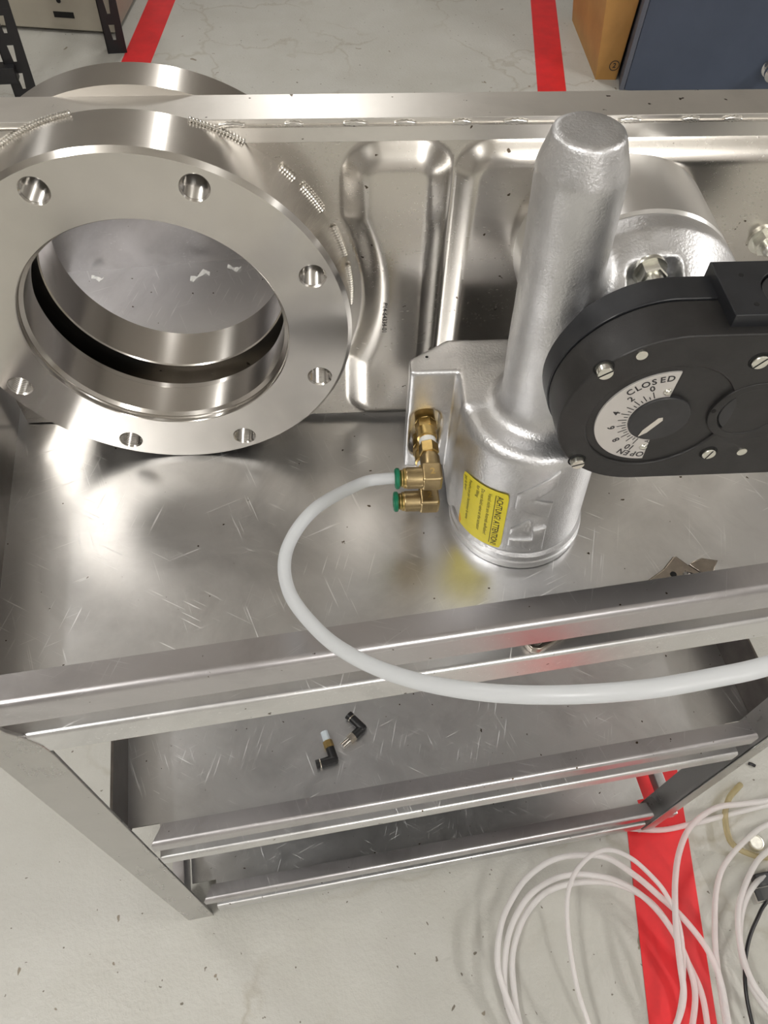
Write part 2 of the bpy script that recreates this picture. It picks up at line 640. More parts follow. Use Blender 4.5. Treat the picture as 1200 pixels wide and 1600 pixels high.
# legs: L angles
leg_front = [(-0.2175, 0.0), (-0.1785, 0.0), (-0.1785, 0.815), (-0.180, 0.835), (-0.1865, 0.855), (-0.1935, 0.868),
             (-0.1960, 0.8805), (-0.2175, 0.8805)]
Vf, Ff = flat_extrude([leg_front], [], 0.0034, 0.0008, lambda x, y, z: (x, Y0 - 0.0008 + z, y))
add('leg', *merge((Vf, Ff), bbox_bev(-0.2185, -0.2155, Y0, Y0 + 0.038, 0.0, 0.88, 0.0006)), 'leg', cart, 30)
add('leg', *merge(bbox_bev(0.5395, 0.5605, Y0 - 0.001, Y0 + 0.0025, 0.0, 0.88, 0.0008),
                  bbox_bev(0.5395, 0.5425, Y0, Y0 + 0.036, 0.0, 0.88, 0.0006)), 'leg', cart, 30)
for xs, s in ((X0 - 0.0045, 1), (X1 + 0.0045, -1)):
    add('leg', *merge(bbox_bev(min(xs, xs + s * 0.038), max(xs, xs + s * 0.038), Y1 + 0.004, Y1 + 0.007, 0, 0.94, 0.0008),
                      bbox_bev(min(xs, xs + s * 0.003), max(xs, xs + s * 0.003), Y1 - 0.034, Y1 + 0.006, 0, 0.94, 0.0006)), 'leg', cart, 30)

# ------------------------------------------------------------------ gate valve (u right along the plate, w to the back, z up)
VO = Vector((-0.0596236, 0.4772964, 0.8536))
DU = Vector((0.9926588, -0.1191211, 0.0209424))
DW = Vector((0.1191473, 0.9928766, 0.0))
DZv = Vector((-0.0207932, 0.0024952, 0.9997807))
mv = Matrix.Identity(4)
for i in range(3):
    mv[i][0] = DU[i]; mv[i][1] = DW[i]; mv[i][2] = DZv[i]; mv[i][3] = VO[i]
mv[2][3] += 0.0006
valve = empty('gate_valve', mat=mv)
tag(valve, 'stainless vacuum gate valve with round flange, cast aluminium actuator and black indicator box', 'valve')
FZ = 0.1386
UL, UR, ZT = -0.146, 0.56, 0.2695


# --- pressed front sheet
def rrect(u, z, u0, u1, z0, z1, r):
    cx, cz = (u0 + u1) / 2, (z0 + z1) / 2
    qx = np.abs(u - cx) - ((u1 - u0) / 2 - r)
    qz = np.abs(z - cz) - ((z1 - z0) / 2 - r)
    return -(np.hypot(np.maximum(qx, 0), np.maximum(qz, 0)) + np.minimum(np.maximum(qx, qz), 0) - r)


us = np.arange(UL, UR + 1e-6, 0.002)
zs = np.concatenate([np.arange(0.0035, ZT - 0.001, 0.002), [ZT - 0.001]])
U, Z = np.meshgrid(us, zs, indexing='ij')
sl = rrect(U, Z, 0.1335, 0.2085, 0.001, 0.2575, 0.026)
sl = np.minimum(sl, np.hypot(U, Z - FZ) - 0.1475)
sr = rrect(U, Z, 0.2065, 0.545, 0.001, 0.2575, 0.026)


def shoulder(sd, wdt, h):
    t = np.clip(sd / wdt, 0, 1)
    return h * (0.25 * t + 0.75 * np.sin(t * PI / 2) ** 1.3)


Hh = np.maximum(shoulder(sl, 0.019, 0.0095), shoulder(sr, 0.016, 0.0095))
nu, nz = len(us), len(zs)
V = [(float(U[i, j]), -float(Hh[i, j]), float(Z[i, j])) for i in range(nu) for j in range(nz)]
rad = np.hypot(U, Z - FZ)
F = []
for i in range(nu - 1):
    for j in range(nz - 1):
        if rad[i, j] > 0.096 and rad[i + 1, j + 1] > 0.096:
            F.append((i * nz + j, (i + 1) * nz + j, (i + 1) * nz + j + 1, i * nz + j + 1))
body = add('front_sheet', V, F, 'plate', valve, 60)
body['label'] = 'pressed stainless sheet with two raised panels'
rect = [(UL, 0.0035), (UR, 0.0035), (UR, ZT - 0.001), (UL, ZT - 0.001)]
add('back_sheet', *flat_extrude([rect], [circle(0, FZ, 0.094, 96)], 0.004, 0.0004, lambda x, y, z: (x, 0.029 - z, y)), 'plate', valve, 30)
add('top_bar', *bbox_bev(UL, UR, -0.0012, 0.029, ZT - 0.0145, ZT + 0.0005, 0.0006), 'bar', valve)
add('top_seam', *bbox_bev(UL, UR, -0.0026, 0.0, ZT - 0.0042, ZT - 0.0026, 0.0005), 'plate', valve)
add('bottom_bar', *box(UL, UR, 0.001, 0.025, 0.0036, 0.014), 'plate', valve, 0)
add('end_bar', *box(UL, UL + 0.012, 0.001, 0.025, 0.014, ZT - 0.0145), 'plate', valve, 0)

# weld beads along the top seam
for k, uw in enumerate((-0.0425, 0.0337, 0.0683, 0.106, 0.1436, 0.1744, 0.2097, 0.2433, 0.281, 0.3152, 0.354, 0.3812, 0.425)):
    ln = random.uniform(0.0055, 0.009)
    Vw, Fw = [], []
    n = 9
    for a in range(n + 1):
        t = a / n
        w_ = 0.0021 * (0.55 + 0.45 * math.sin(PI * t)) * (1.15 if a % 2 else 0.85)
        for b in range(8):
            an = 2 * PI * b / 8
            Vw.append((uw + (t - 0.5) * 2 * ln, -0.0016 - 0.0014 * math.cos(an) * (1.1 if a % 2 else 0.9),
                       ZT - 0.0024 + w_ * math.sin(an)))
    for a in range(n):
        for b in range(8):
            b2 = (b + 1) % 8
            Fw.append((a * 8 + b, a * 8 + b2, (a + 1) * 8 + b2, (a + 1) * 8 + b))
    Fw += [tuple(range(8)), tuple(range(n * 8, n * 8 + 8))]
    add('weld_bead', Vw, Fw, 'weld', valve, 60)

# --- flanges
RF, RB, RBC = 0.1384, 0.0927, 0.1221
PH = math.radians(0.2)
Vf, Ff = ring_lathe([(-0.0425, RB + 0.0006), (-0.0425, 0.103), (-0.0425, 0.128), (-0.0425, RF - 0.0030), (-0.0394, RF), (0.0, RF), (0.0, 0.115), (0.0, RB),
                     (-0.0419, RB)], (0, 0, FZ), (0, 1, 0), 160)
tmp = add('tmp', Vf, Ff, 'flange', None, 0)
cut = []
for k in range(8):
    a = math.radians(22.5 + 45 * k) + PH
    cut.append(lathe([(-0.05, 0.0102), (-0.0425, 0.0094), (-0.0414, 0.0084), (-0.003, 0.0084)], (RBC * math.cos(a), 0, FZ + RBC * math.sin(a)), (0, 1, 0), 32))
ct = add('tmp2', *merge(*cut), 'flange', None, 0)
bl = tmp.modifiers.new('b', 'BOOLEAN')
bl.operation = 'DIFFERENCE'
bl.solver = 'EXACT'
bl.object = ct
me = bpy.data.meshes.new_from_object(tmp.evaluated_get(bpy.context.evaluated_depsgraph_get()))
for o in (tmp, ct):
    bpy.data.objects.remove(o)
fl = add_mesh('front_flange', me, 'flange', valve, 25)
for p in me.polygons:
    if abs(p.normal.y) > 0.999:
        p.use_smooth = False
fl['label'] = 'turned steel ring flange with eight tapped holes'
# threaded liners
for k in range(8):
    a = math.radians(22.5 + 45 * k) + PH
    prof = []
    w_ = -0.0412
    while w_ < -0.004:
        prof += [(w_, 0.0086), (w_ + 0.0009, 0.0076)]
        w_ += 0.0018
    Vt, Ft = lathe(prof, (RBC * math.cos(a), 0, FZ + RBC * math.sin(a)), (0, 1, 0), 24, cap=False)
    n = len(Vt)
    Ft.append(tuple(range(n - 24, n)))
    t_ = add('threaded_hole', Vt, Ft, 'thread', fl, 20)
# bore liner of the front flange: stepped seat and turned wall
ax = (0, 1, 0)
add('bore_ring', *ring_lathe([(-0.0390, RB - 0.0001), (-0.0380, RB - 0.0006), (-0.0368, RB - 0.0006), (-0.0352, RB - 0.0024), (-0.0345, RB - 0.0032),
                              (-0.0080, RB - 0.0032), (-0.0070, RB - 0.0024), (-0.0070, RB + 0.004), (-0.0390, RB + 0.004)],
                             (0, 0, FZ), ax, 160), 'flange_bright', fl, 25)
# weld seam between flange and sheet
for a0, a1 in ((101, 124), (58, 72), (42, 47), (30, 39), (-4, 10), (14, 24)):
    Vw, Fw = [], []
    st = 0.85
    a = a0
    while a < a1:
        t = math.radians(a)
        r = RF + 0.0009
        c = Vector((r * math.cos(t), -0.0018, FZ + r * math.sin(t)))
        tg = Vector((-math.sin(t), 0, math.cos(t)))
        rd = Vector((math.cos(t), 0, math.sin(t)))
        n0 = len(Vw)
        for i in range(5):
            el = -PI / 2 + PI * i / 4
            for b in range(8):
                an = 2 * PI * b / 8
                p = c + rd * (0.0021 * math.cos(el) * math.cos(an)) + Vector((0, 1, 0)) * (0.0021 * math.cos(el) * math.sin(an)) + tg * (0.0013 * math.sin(el))
                Vw.append(tuple(p))
        for i in range(4):
            for b in range(8):
                b2 = (b + 1) % 8
                Fw.append((n0 + i * 8 + b, n0 + i * 8 + b2, n0 + (i + 1) * 8 + b2, n0 + (i + 1) * 8 + b))
        a += st
    add('weld_seam', Vw, Fw, 'weld', fl, 60)
# rear flange
bf = add('rear_flange', *ring_lathe([(0.0285, RF), (0.0570, RF), (0.0600, RF - 0.003), (0.0600, RB), (0.058, RB - 0.0028),
                                     (0.0200, RB - 0.0028), (0.0190, RB - 0.0018), (0.0190, RB + 0.004), (0.0285, RB + 0.004)],
                                    (0, 0, FZ), ax, 160), 'flange_bright', valve, 25)

# --- part number etched in the sheet
Vt, Ft = text2d('P14-64334-01', 0.0052)
o = add('stamped_number', [(0.1642 + y, -0.00955, 0.1192 - x) for x, y in Vt], Ft, 'ink', body, 0)

# --- hex bolt on the sheet at the right
bo = add('sheet_bolt', *merge(lathe([(0, 0.011), (0.002, 0.011), (0.002, 0.0085)], (0.4353, -0.0095, 0.1834), (0, -1, 0), 32),
                              lathe([(0.002, 0.0085), (0.009, 0.0085)], (0.4353, -0.0095, 0.1834), (0, -1, 0), 6),
                              lathe([(0.009, 0.005), (0.014, 0.005), (0.0165, 0.003), (0.017, 0.0005)], (0.4353, -0.0095, 0.1834), (0, -1, 0), 20)),
         'screw', valve, 30)


# ------------------------------------------------------------------ cast actuator housing: smooth implicit surface
def surface_nets(D, org, h):
    nx, ny, nz_ = D.shape
    S = D < 0
    cs = np.zeros((nx - 1, ny - 1, nz_ - 1), np.int32)
    acc = np.zeros((nx - 1, ny - 1, nz_ - 1, 3))
    corner = [(i, j, k) for i in (0, 1) for j in (0, 1) for k in (0, 1)]

    def sub(A, c):
        return A[c[0]:nx - 1 + c[0], c[1]:ny - 1 + c[1], c[2]:nz_ - 1 + c[2]]
    for a in range(8):
        for b in range(a + 1, 8):
            ca, cb = corner[a], corner[b]
            if sum(abs(x - y) for x, y in zip(ca, cb)) != 1:
                continue
            da, db = sub(D, ca), sub(D, cb)
            cr = sub(S, ca) != sub(S, cb)
            t = np.where(cr, da / np.where(cr, da - db, 1.0), 0.0)
            for q in range(3):
                acc[..., q] += np.where(cr, ca[q] + t * (cb[q] - ca[q]), 0)
            cs += cr
    act = cs > 0
    idx = -np.ones(act.shape, np.int64)
    idx[act] = np.arange(act.sum())
    I = np.argwhere(act)
    V_ = np.array(org) + (I + acc[act] / cs[act][:, None]) * h
    quads = []
    for axq in range(3):
        o1, o2 = [(1, 2), (2, 0), (0, 1)][axq]
        sl0 = [slice(None)] * 3; sl1 = [slice(None)] * 3
        sl0[axq] = slice(0, -1); sl1[axq] = slice(1, None)
        a_, b_ = S[tuple(sl0)], S[tuple(sl1)]
        E_ = np.argwhere(a_ != b_)
        E_ = E_[(E_[:, o1] > 0) & (E_[:, o2] > 0) & (E_[:, o1] < D.shape[o1] - 1) & (E_[:, o2] < D.shape[o2] - 1)]
        d1 = np.zeros(3, int); d1[o1] = 1
        d2 = np.zeros(3, int); d2[o2] = 1
        q = np.stack([idx[tuple((E_ - d1 - d2).T)], idx[tuple((E_ - d2).T)], idx[tuple(E_.T)], idx[tuple((E_ - d1).T)]], 1)
        fl_ = ~a_[tuple(E_.T)]
        q[fl_] = q[fl_][:, ::-1]
        quads.append(q)
    return V_, np.concatenate(quads)


def smin(a, b, k):
    h_ = np.clip(0.5 + 0.5 * (b - a) / k, 0, 1)
    return b + (a - b) * h_ - k * h_ * (1 - h_)


def smax(a, b, k):
    return -smin(-a, -b, k)


def sdbox(u, w, z, u0, u1, w0, w1, z0, z1, r):
    qs = [np.abs(c - (a + b) / 2) - ((b - a) / 2 - r) for c, a, b in ((u, u0, u1), (w, w0, w1), (z, z0, z1))]
    out = np.sqrt(sum(np.maximum(q, 0) ** 2 for q in qs))
    return out + np.minimum(np.maximum(np.maximum(qs[0], qs[1]), qs[2]), 0) - r


CW = -0.110


def axis_u(z):
    return 0.268 - 0.046 * z


h = 0.0018
g = [np.arange(a, b, h) for a, b in ((0.168, 0.415), (-0.168, -0.030), (-0.004, 0.332))]
GU, GW, GZ = np.meshgrid(*g, indexing='ij')
rc = np.hypot(GU - axis_u(GZ), GW - CW)
d_body = smax(rc - (0.0513 - 0.012 * GZ), np.abs(GZ - 0.0655) - 0.0605, 0.012)
d_block = sdbox(GU, GW, GZ, 0.2125, 0.308, -0.108, -0.042, 0.004, 0.1265, 0.003)
d_brk = sdbox(GU, GW, GZ, 0.1785, 0.225, -0.0760, -0.042, 0.018, 0.1265, 0.0016)
d_brk = np.maximum(d_brk, ((-(GU - 0.1785)) * 0.55 + (GW + 0.062) * 0.83))
d_post = np.maximum(rc - 0.0240 - 0.012 * np.clip(0.15 - GZ, 0, 1), np.maximum(GZ - 0.3215, 0.1 - GZ))
d_post = np.maximum(d_post, (rc - 0.0180 - (0.3215 - GZ) * 0.31) / 1.05)
rbz = np.hypot(GU - 0.318, GZ - 0.188)
d_boss = smax(rbz - (0.0655 - 0.55 * np.clip(-GW - 0.092, 0, 1)), np.abs(GW + 0.100) - 0.026, 0.008)
d_arm = sdbox(GU, GW, GZ, 0.255, 0.33, -0.127, -0.088, 0.12, 0.205, 0.012)
D = smin(d_body, d_block, 0.008)
D = smin(D, d_post, 0.016)
D2 = smin(d_boss, d_arm, 0.02)
D = smin(D, D2, 0.022)
D = np.minimum(D, d_brk)
pocket = sdbox(GU, GW, GZ, 0.2955, 0.326, -0.16, -0.107, 0.228, 0.30, 0.004)
D = np.maximum(D, -pocket)
tz = np.clip(GZ, 0.044, 0.076)
cap_ = np.maximum(np.hypot(GU - 0.1925, GZ - tz) - 0.0115, GW + 0.066)
D = np.maximum(D, -cap_)
Vc, Fc = surface_nets(D, (g[0][0], g[1][0], g[2][0]), h)
me = bpy.data.meshes.new('actuator_housing')
me.from_pydata(Vc.tolist(), [], Fc.tolist())
me.validate()
housing = add_mesh('actuator_housing', me, 'cast', valve, 0)
for p in me.polygons:
    p.use_smooth = True
sm = housing.modifiers.new('smooth', 'SMOOTH')
sm.factor = 0.5
sm.iterations = 2
housing['label'] = 'rough cast aluminium actuator housing with upright post'
add('base_ring', *lathe([(-0.0053, 0.0528), (-0.0050, 0.0535), (0.0012, 0.0543), (0.0030, 0.0540), (0.0036, 0.0525), (0.0042, 0.0525), (0.0052, 0.0535),
                         (0.0095, 0.0528), (0.012, 0.0505)], (0.268, CW, 0), (0, 0, 1), 80), 'cast', housing, 25)
add('bonnet_ring', *lathe([(0.0, 0.058), (0.012, 0.062), (0.016, 0.0655), (0.0735, 0.0655), (0.0755, 0.0640)], (0.318, -0.001, 0.188), (0, -1, 0), 96),
    'machined', valve, 25)
# bracket pin hole
add('bracket_hole', *ring_lathe([(0, 0.0011), (0.0006, 0.0013), (0.0006, 0.0022), (0, 0.0024)], (0.1915, -0.0605, 0.1263), (0, 0, 1), 20), 'cast', housing)
add('bracket_hole', *lathe([(0, 0.0013), (0.0004, 0.0013)], (0.1915, -0.0605, 0.1263), (0, 0, 1), 20), 'hole', housing)
# hex bolt in the pocket
hc = (0.3095, -0.1065, 0.2360)
hb = add('clamp_bolt', *merge(lathe([(0.0, 0.0098), (0.0018, 0.0102), (0.0032, 0.0098)], hc, (0, -1, 0), 36),
                              lathe([(0.0032, 0.0084), (0.0095, 0.0084), (0.0104, 0.0076)], hc, (0, -1, 0), 6, phase=0.3),
                              lathe([(0.0104, 0.0056), (0.017, 0.0056), (0.018, 0.0046)], hc, (0, -1, 0), 24)), 'screw', valve, 30)


# --- things wrapped on the housing cylinder
def wrap(th, z, off):
    """th in degrees from the front (-w), positive to the right"""
    t = math.radians(th)
    r = 0.046
    while r < 0.062:                      # walk outwards until the cast surface is left
        i = int(round((axis_u(z) + r * math.sin(t) - g[0][0]) / h))
        j = int(round((CW - r * math.cos(t) - g[1][0]) / h))
        k = int(round((z - g[2][0]) / h))
        dd = D[i, j, k] + 0.0
        # distance at the exact point: first-order correction to the grid point
        gx = (D[i + 1, j, k] - D[i - 1, j, k]) / (2 * h)
        gy = (D[i, j + 1, k] - D[i, j - 1, k]) / (2 * h)
        gz = (D[i, j, k + 1] - D[i, j, k - 1]) / (2 * h)
        dd += gx * (axis_u(z) + r * math.sin(t) - g[0][i]) + gy * (CW - r * math.cos(t) - g[1][j]) + gz * (z - g[2][k])
        if dd >= 0:
            break
        r += max(0.0001, -dd * 0.9)
    r += off
    return (axis_u(z) + r * math.sin(t), CW - r * math.cos(t), z)


# sticker
TH0, TH1, SZ0, SZ1 = -69.5, -23.5, 0.017, 0.0855
nS, mS = 24, 12
DEG = 180 / PI / 0.0506
sw = (TH1 - TH0) / DEG
sh = SZ1 - SZ0


def corner_clip(x, y, r=0.003):
    # pull grid points of the rounded corners inwards
    cx = min(max(x, r), sw - r)
    cy = min(max(y, r), sh - r)
    dx, dy = x - cx, y - cy
    l = math.hypot(dx, dy)
    if l > r:
        return cx + dx / l * r, cy + dy / l * r
    return x, y


def spt(x, y, off):
    """sticker plane: x from left edge, y from bottom"""
    zz = SZ0 + y - 0.006 * (1 - x / sw)
    lift = 0.0009 * max(0.0, 1 - x / 0.006) * (0.4 + 0.6 * math.sin(y * 120))
    return wrap(TH0 + x * DEG, zz, off + max(0, lift))


V, F = [], []
for i in range(nS + 1):
    for j in range(mS + 1):
        x, y = corner_clip(sw * i / nS, sh * j / mS)
        V.append(spt(x, y, 0.00075))
for i in range(nS):
    for j in range(mS):
        k = i * (mS + 1) + j
        F.append((k, k + mS + 1, k + mS + 2, k + 1))
stick = add('warning_sticker', V, F, 'yellow', housing, 60)
stick['label'] = 'yellow warning sticker with black print'


def sticker_text(body, size, x_, top, bold=0.0, xs=1.0):
    """reads downwards; letter tops to the right. x_ from left edge, top = distance of the start from the top edge"""
    Vt, Ft = text2d(body, size, 'LEFT', bold)
    P = [spt(x_ + y, sh - top - x * xs, 0.00095) for x, y in Vt]
    return P, Ft


lines = [('ACHTUNG! ATTENTION!', 0.0066, sw - 0.0062, 0.0045, 0.00008, 0.82), ('Ventil nicht am Antrieb aufheben!', 0.0041, sw - 0.0140, 0.0050, 0, 0.93),
         ('Do not hold valve at the actuator', 0.0041, sw - 0.0202, 0.0040, 0, 0.93), ('for lifting', 0.0041, sw - 0.0246, 0.0035, 0, 0.93),
         ("Prendre pas par l'actionneur la vanne", 0.0041, 0.0082, 0.0040, 0, 0.8), ('par le lever', 0.0041, 0.0034, 0.0035, 0, 0.93)]
Vt, Ft = merge(*[sticker_text(*l) for l in lines])
Vu, Fu = [], []
for i in range(25):
    y = sh - 0.0045 - (sh - 0.0085) * i / 24
    Vu += [spt(sw - 0.0097, y, 0.00095), spt(sw - 0.0092, y, 0.00095)]
    if i:
        Fu.append((2 * i - 2, 2 * i - 1, 2 * i + 1, 2 * i))
add('sticker_print', *merge((Vt, Ft), (Vu, Fu)), 'ink', stick, 0)
V, F = [], []
for i in range(3):
    for j in range(7):
        V.append(spt(0.0003 + 0.0013 * i * (1 - abs(j - 3) / 4.5), 0.0015 + 0.0022 * j, 0.0009))
for i in range(2):
    for j in range(6):
        k = i * 7 + j
        F.append((k, k + 7, k + 8, k + 1))
add('sticker_patch', V, F, 'orange_patch', stick, 0)


# raised cast letters on the cylinder
def relief(polys, hgt):
    k_ = 0.00089                              # metres of arc per degree
    VV, FF = [], []
    for poly in polys:
        Va, Fa = flat_extrude([[(x * k_, z) for x, z in poly]], [], hgt + 0.001, 0.0011, lambda x, y, z: (x, y, z), 1)
        bm = bmesh.new()
        vs_ = [bm.verts.new(p) for p in Va]
        for f in Fa:
            try:
                bm.faces.new([vs_[i] for i in f])
            except ValueError:
                pass
        for _ in range(4):
            long_ = [e for e in bm.edges if e.calc_length() > 0.004]
            if not long_:
                break
            bmesh.ops.subdivide_edges(bm, edges=long_, cuts=1)
            bmesh.ops.triangulate(bm, faces=[f for f in bm.faces if len(f.verts) > 3])
        bm.verts.index_update()
        n0 = len(VV)
        VV += [wrap(v.co.x / k_, v.co.y, v.co.z - 0.001) for v in bm.verts]
        FF += [tuple(x.index + n0 for x in f.verts) for f in bm.faces]
        bm.free()
    return VV, FF


logo = relief([[(12, .1145), (-18, .0885), (-18, .0730), (11, .0615), (12, .0795), (-3, .0850), (12, .0985)],
               [(-18, .0465), (-18, .0390), (-9, .0445), (-2, .0400), (-1, .0555), (-4.5, .0600)],
               [(-18, .0325), (1, .0345), (0.5, .0465), (11.5, .0490), (12.5, .0175), (1, .0200), (1.2, .0215), (-18, .0240)]], 0.0018)
lo_ = add('raised_logo', *logo, 'cast', housing, 28)
lo_.modifiers.clear()
lo_['label'] = 'raised cast letters on the cylinder'

# ------------------------------------------------------------------ black indicator box
BC = (0.313, 0.189)
BR_ = 0.0602
WB, WM, WF = -0.1315, -0.1500, -0.1780


def box_outline(r, ur):
    pts = circle(BC[0], BC[1], r, 40, PI / 2, 3 * PI / 2, True)
    lo, hi = BC[1] - r, BC[1] + r
    q = 0.02
    pts += [(ur - q + q * math.sin(a), lo + q - q * math.cos(a)) for a in [PI / 2 * k / 6 for k in range(7)]]
    pts += [(ur - q + q * math.cos(a), hi - q + q * math.sin(a)) for a in [PI / 2 * k / 6 for k in range(7)]]
    return pts


gb = empty('indicator_box')
gb.parent = valve
gb['label'] = 'black plastic position indicator box'
add('rear_shell', *flat_extrude([box_outline(BR_ + 0.0010, 0.459)], [], WB - WM, 0.0010, lambda x, y, z: (x, WM + z, y)), 'black_side', gb, 30)
RC = 0.0418
cov_holes = [circle(BC[0] - 0.0005, BC[1] - 0.0035, RC, 96)]
add('front_cover', *flat_extrude([box_outline(BR_, 0.458)], cov_holes, WM - WF, 0.0014, lambda x, y, z: (x, WF + z, y)), 'black', gb, 30)
DC = (0.3125, 0.1855)
add('recess_floor', *lathe([(0, RC + 0.001), (0.02, RC + 0.001)], (DC[0], WF + 0.0218, DC[1]), (0, -1, 0), 64), 'black', gb, 30)
# raised block on the top, with a round recess and two holes
tb = add('top_block', *flat_extrude([[(0.3315, WF + 0.006), (0.458, WF + 0.006), (0.458, WB + 0.003), (0.3315, WB + 0.003)]], [circle(0.3685, (WF + WB) / 2 + 0.001, 0.0165, 48)],
                                    0.012, 0.0008, lambda x, y, z: (x, y, 0.2450 + z)), 'black_side', gb, 30)
add('recess_disc', *lathe([(0, 0.0155), (0.0108, 0.0155), (0.0112, 0.0150)], (0.3685, (WF + WB) / 2 + 0.001, 0.2445), (0, 0, 1), 48), 'knob', tb, 30)
for uu, ww in ((0.3445, WB - 0.009), (0.3450, WF + 0.014)):
    add('pin_hole', *lathe([(0, 0.0014), (0.0003, 0.0014)], (uu, ww, 0.2569), (0, 0, 1), 16), 'hole', tb, 0)
# pad around the second round cap
pad = circle(0.3645, 0.1895, 0.0235, 32, PI / 2, 3 * PI / 2, True) + [(0.452, 0.166), (0.452, 0.213)]
add('cap_pad', *flat_extrude([pad], [circle(0.3655, 0.1895, 0.0188, 48)], 0.0225, 0.0008, lambda x, y, z: (x, WF - 0.0006 + z, y)), 'black', gb, 30)
add('round_cap', *lathe([(0, 0.018), (0.0212, 0.018), (0.0218, 0.0175)], (0.3655, WF + 0.0219, 0.1895), (0, -1, 0), 48), 'knob', gb, 30)
add('pin_hole', *lathe([(0, 0.0014), (0.0003, 0.0014)], (0.3425, WF - 0.0006, 0.1915), (0, -1, 0), 16), 'hole', gb, 0)
# dial plate: left half disc
RP = 0.0372
WD = WF + 0.0006
half = circle(DC[0], DC[1], RP, 48, math.radians(88), math.radians(272), True) + circle(DC[0], DC[1], 0.0178, 24, math.radians(272), math.radians(88), True)
dp = add('dial_plate', *flat_extrude([half], [], 0.0016, 0.0002, lambda x, y, z: (x, WD + z, y)), 'dial', gb, 30)
dp['label'] = 'pale half-round dial plate with black numbers'


def on_dial(x, y, rr, phi):
    """text coordinates placed at angle phi with tops outwards"""
    a = math.radians(phi)
    er = (math.cos(a), math.sin(a))
    et = (math.sin(a), -math.cos(a))
    return (DC[0] + er[0] * (rr + y) + et[0] * x, WD - 0.00012, DC[1] + er[1] * (rr + y) + et[1] * x)


prt = []
for k in range(0, 11, 2):
    Vt, Ft = text2d(str(k), 0.0060, bold=0.00014)
    prt.append(([on_dial(x, y, 0.0273, 115 - 0 + 13.3 * k) for x, y in Vt], Ft))
for word, a0, a1, sz in (('CLOSED', 136, 96, 0.0062), ('OPEN', 267, 244, 0.0062)):
    for i, chx in enumerate(word):
        Vt, Ft = text2d(chx, sz, bold=0.00014)
        prt.append(([on_dial(x, y, 0.0325, a0 + (a1 - a0) * i / (len(word) - 1)) for x, y in Vt], Ft))
Vt, Ft = text2d('A', 0.0045)
prt.append(([on_dial(y, -x, 0.0205, 268) for x, y in Vt], Ft))
for k in range(0, 21):
    phi = 115 + 13.3 * k / 2
    ra, rb = 0.0190, (0.0243 if k % 2 == 0 else 0.0215)
    Vt = [(-0.0003, ra), (0.0003, ra), (0.0003, rb), (-0.0003, rb)]
    prt.append(([on_dial(x, y, 0.0, phi) for x, y in Vt], [(0, 1, 2, 3)]))
add('dial_print', *merge(*prt), 'ink', dp, 0)
for rr, ph in ((0.0222, 95.5), (0.0257, 266.5)):
    a = math.radians(ph)
    add('rivet', *lathe([(0, 0.0024), (0.0006, 0.0023), (0.0014, 0.0016), (0.0016, 0.0006)], (DC[0] + rr * math.cos(a), WD, DC[1] + rr * math.sin(a)), (0, -1, 0), 20),
        'screw', dp, 60)
kn = add('dial_knob', *lathe([(0, 0.0180), (0.0020, 0.0180), (0.0026, 0.0174)], (DC[0], WF + 0.0018, DC[1]), (0, -1, 0), 64), 'knob', gb, 30)
pa = math.radians(238)
e_ = Vector((math.cos(pa), math.sin(pa))); f_ = Vector((-e_.y, e_.x))
pp = [e_ * 0.0165, e_ * 0.0115 + f_ * 0.0018, e_ * -0.0008 + f_ * 0.0018, e_ * -0.0024, e_ * -0.0008 - f_ * 0.0018, e_ * 0.0115 - f_ * 0.0018]
add('pointer', *flat_extrude([[(DC[0] + p.x, DC[1] + p.y) for p in pp]], [], 0.0004, 0.00005, lambda x, y, z: (x, WF - 0.0011 + z, y)), 'pointer', kn, 0)


# slotted and small screws
def slotted(u, z, r, ang, hh=0.0022):
    sc_ = add('slotted_screw', *lathe([(0, r), (hh * 0.8, r), (hh, r * 0.92)], (u, WF + 0.0002, z), (0, -1, 0), 28), 'screw', gb, 30)
    c, s = math.cos(ang), math.sin(ang)
    L_, w_ = r * 0.93, r * 0.11
    Vx = [(u + c * a - s * b, WF + 0.0002 - hh - 0.00008, z + s * a + c * b) for a, b in ((-L_, -w_), (L_, -w_), (L_, w_), (-L_, w_))]
    add('slot', Vx, [(0, 1, 2, 3)], 'hole', sc_, 0)
    add('counterbore', *ring_lathe([(0, r + 0.0003), (0.0005, r + 0.0003), (0.0005, r + 0.0011), (0, r + 0.0014)], (u, WF, z), (0, -1, 0), 28), 'hole', sc_, 0)


slotted(0.2685, 0.2284, 0.0044, 0.6, 0.0050)
slotted(0.3532, 0.2302, 0.0046, 0.9)
slotted(0.2721, 0.1495, 0.0042, 0.35, 0.0040)
slotted(0.3542, 0.1525, 0.0042, 1.25)
for u, z in ((0.2865, 0.2372), (0.3754, 0.1526)):
    add('recessed_screw', *lathe([(0, 0.0031), (0.0008, 0.0031), (0.0009, 0.0022), (0.0003, 0.0012)], (u, WF, z), (0, -1, 0), 20), 'screw', gb, 40)
add('under_boss', *lathe([(0, 0.014), (0.008, 0.014), (0.009, 0.012)], (0.382, -0.157, 0.1295), (0, 0, -1), 40), 'black', gb, 30)


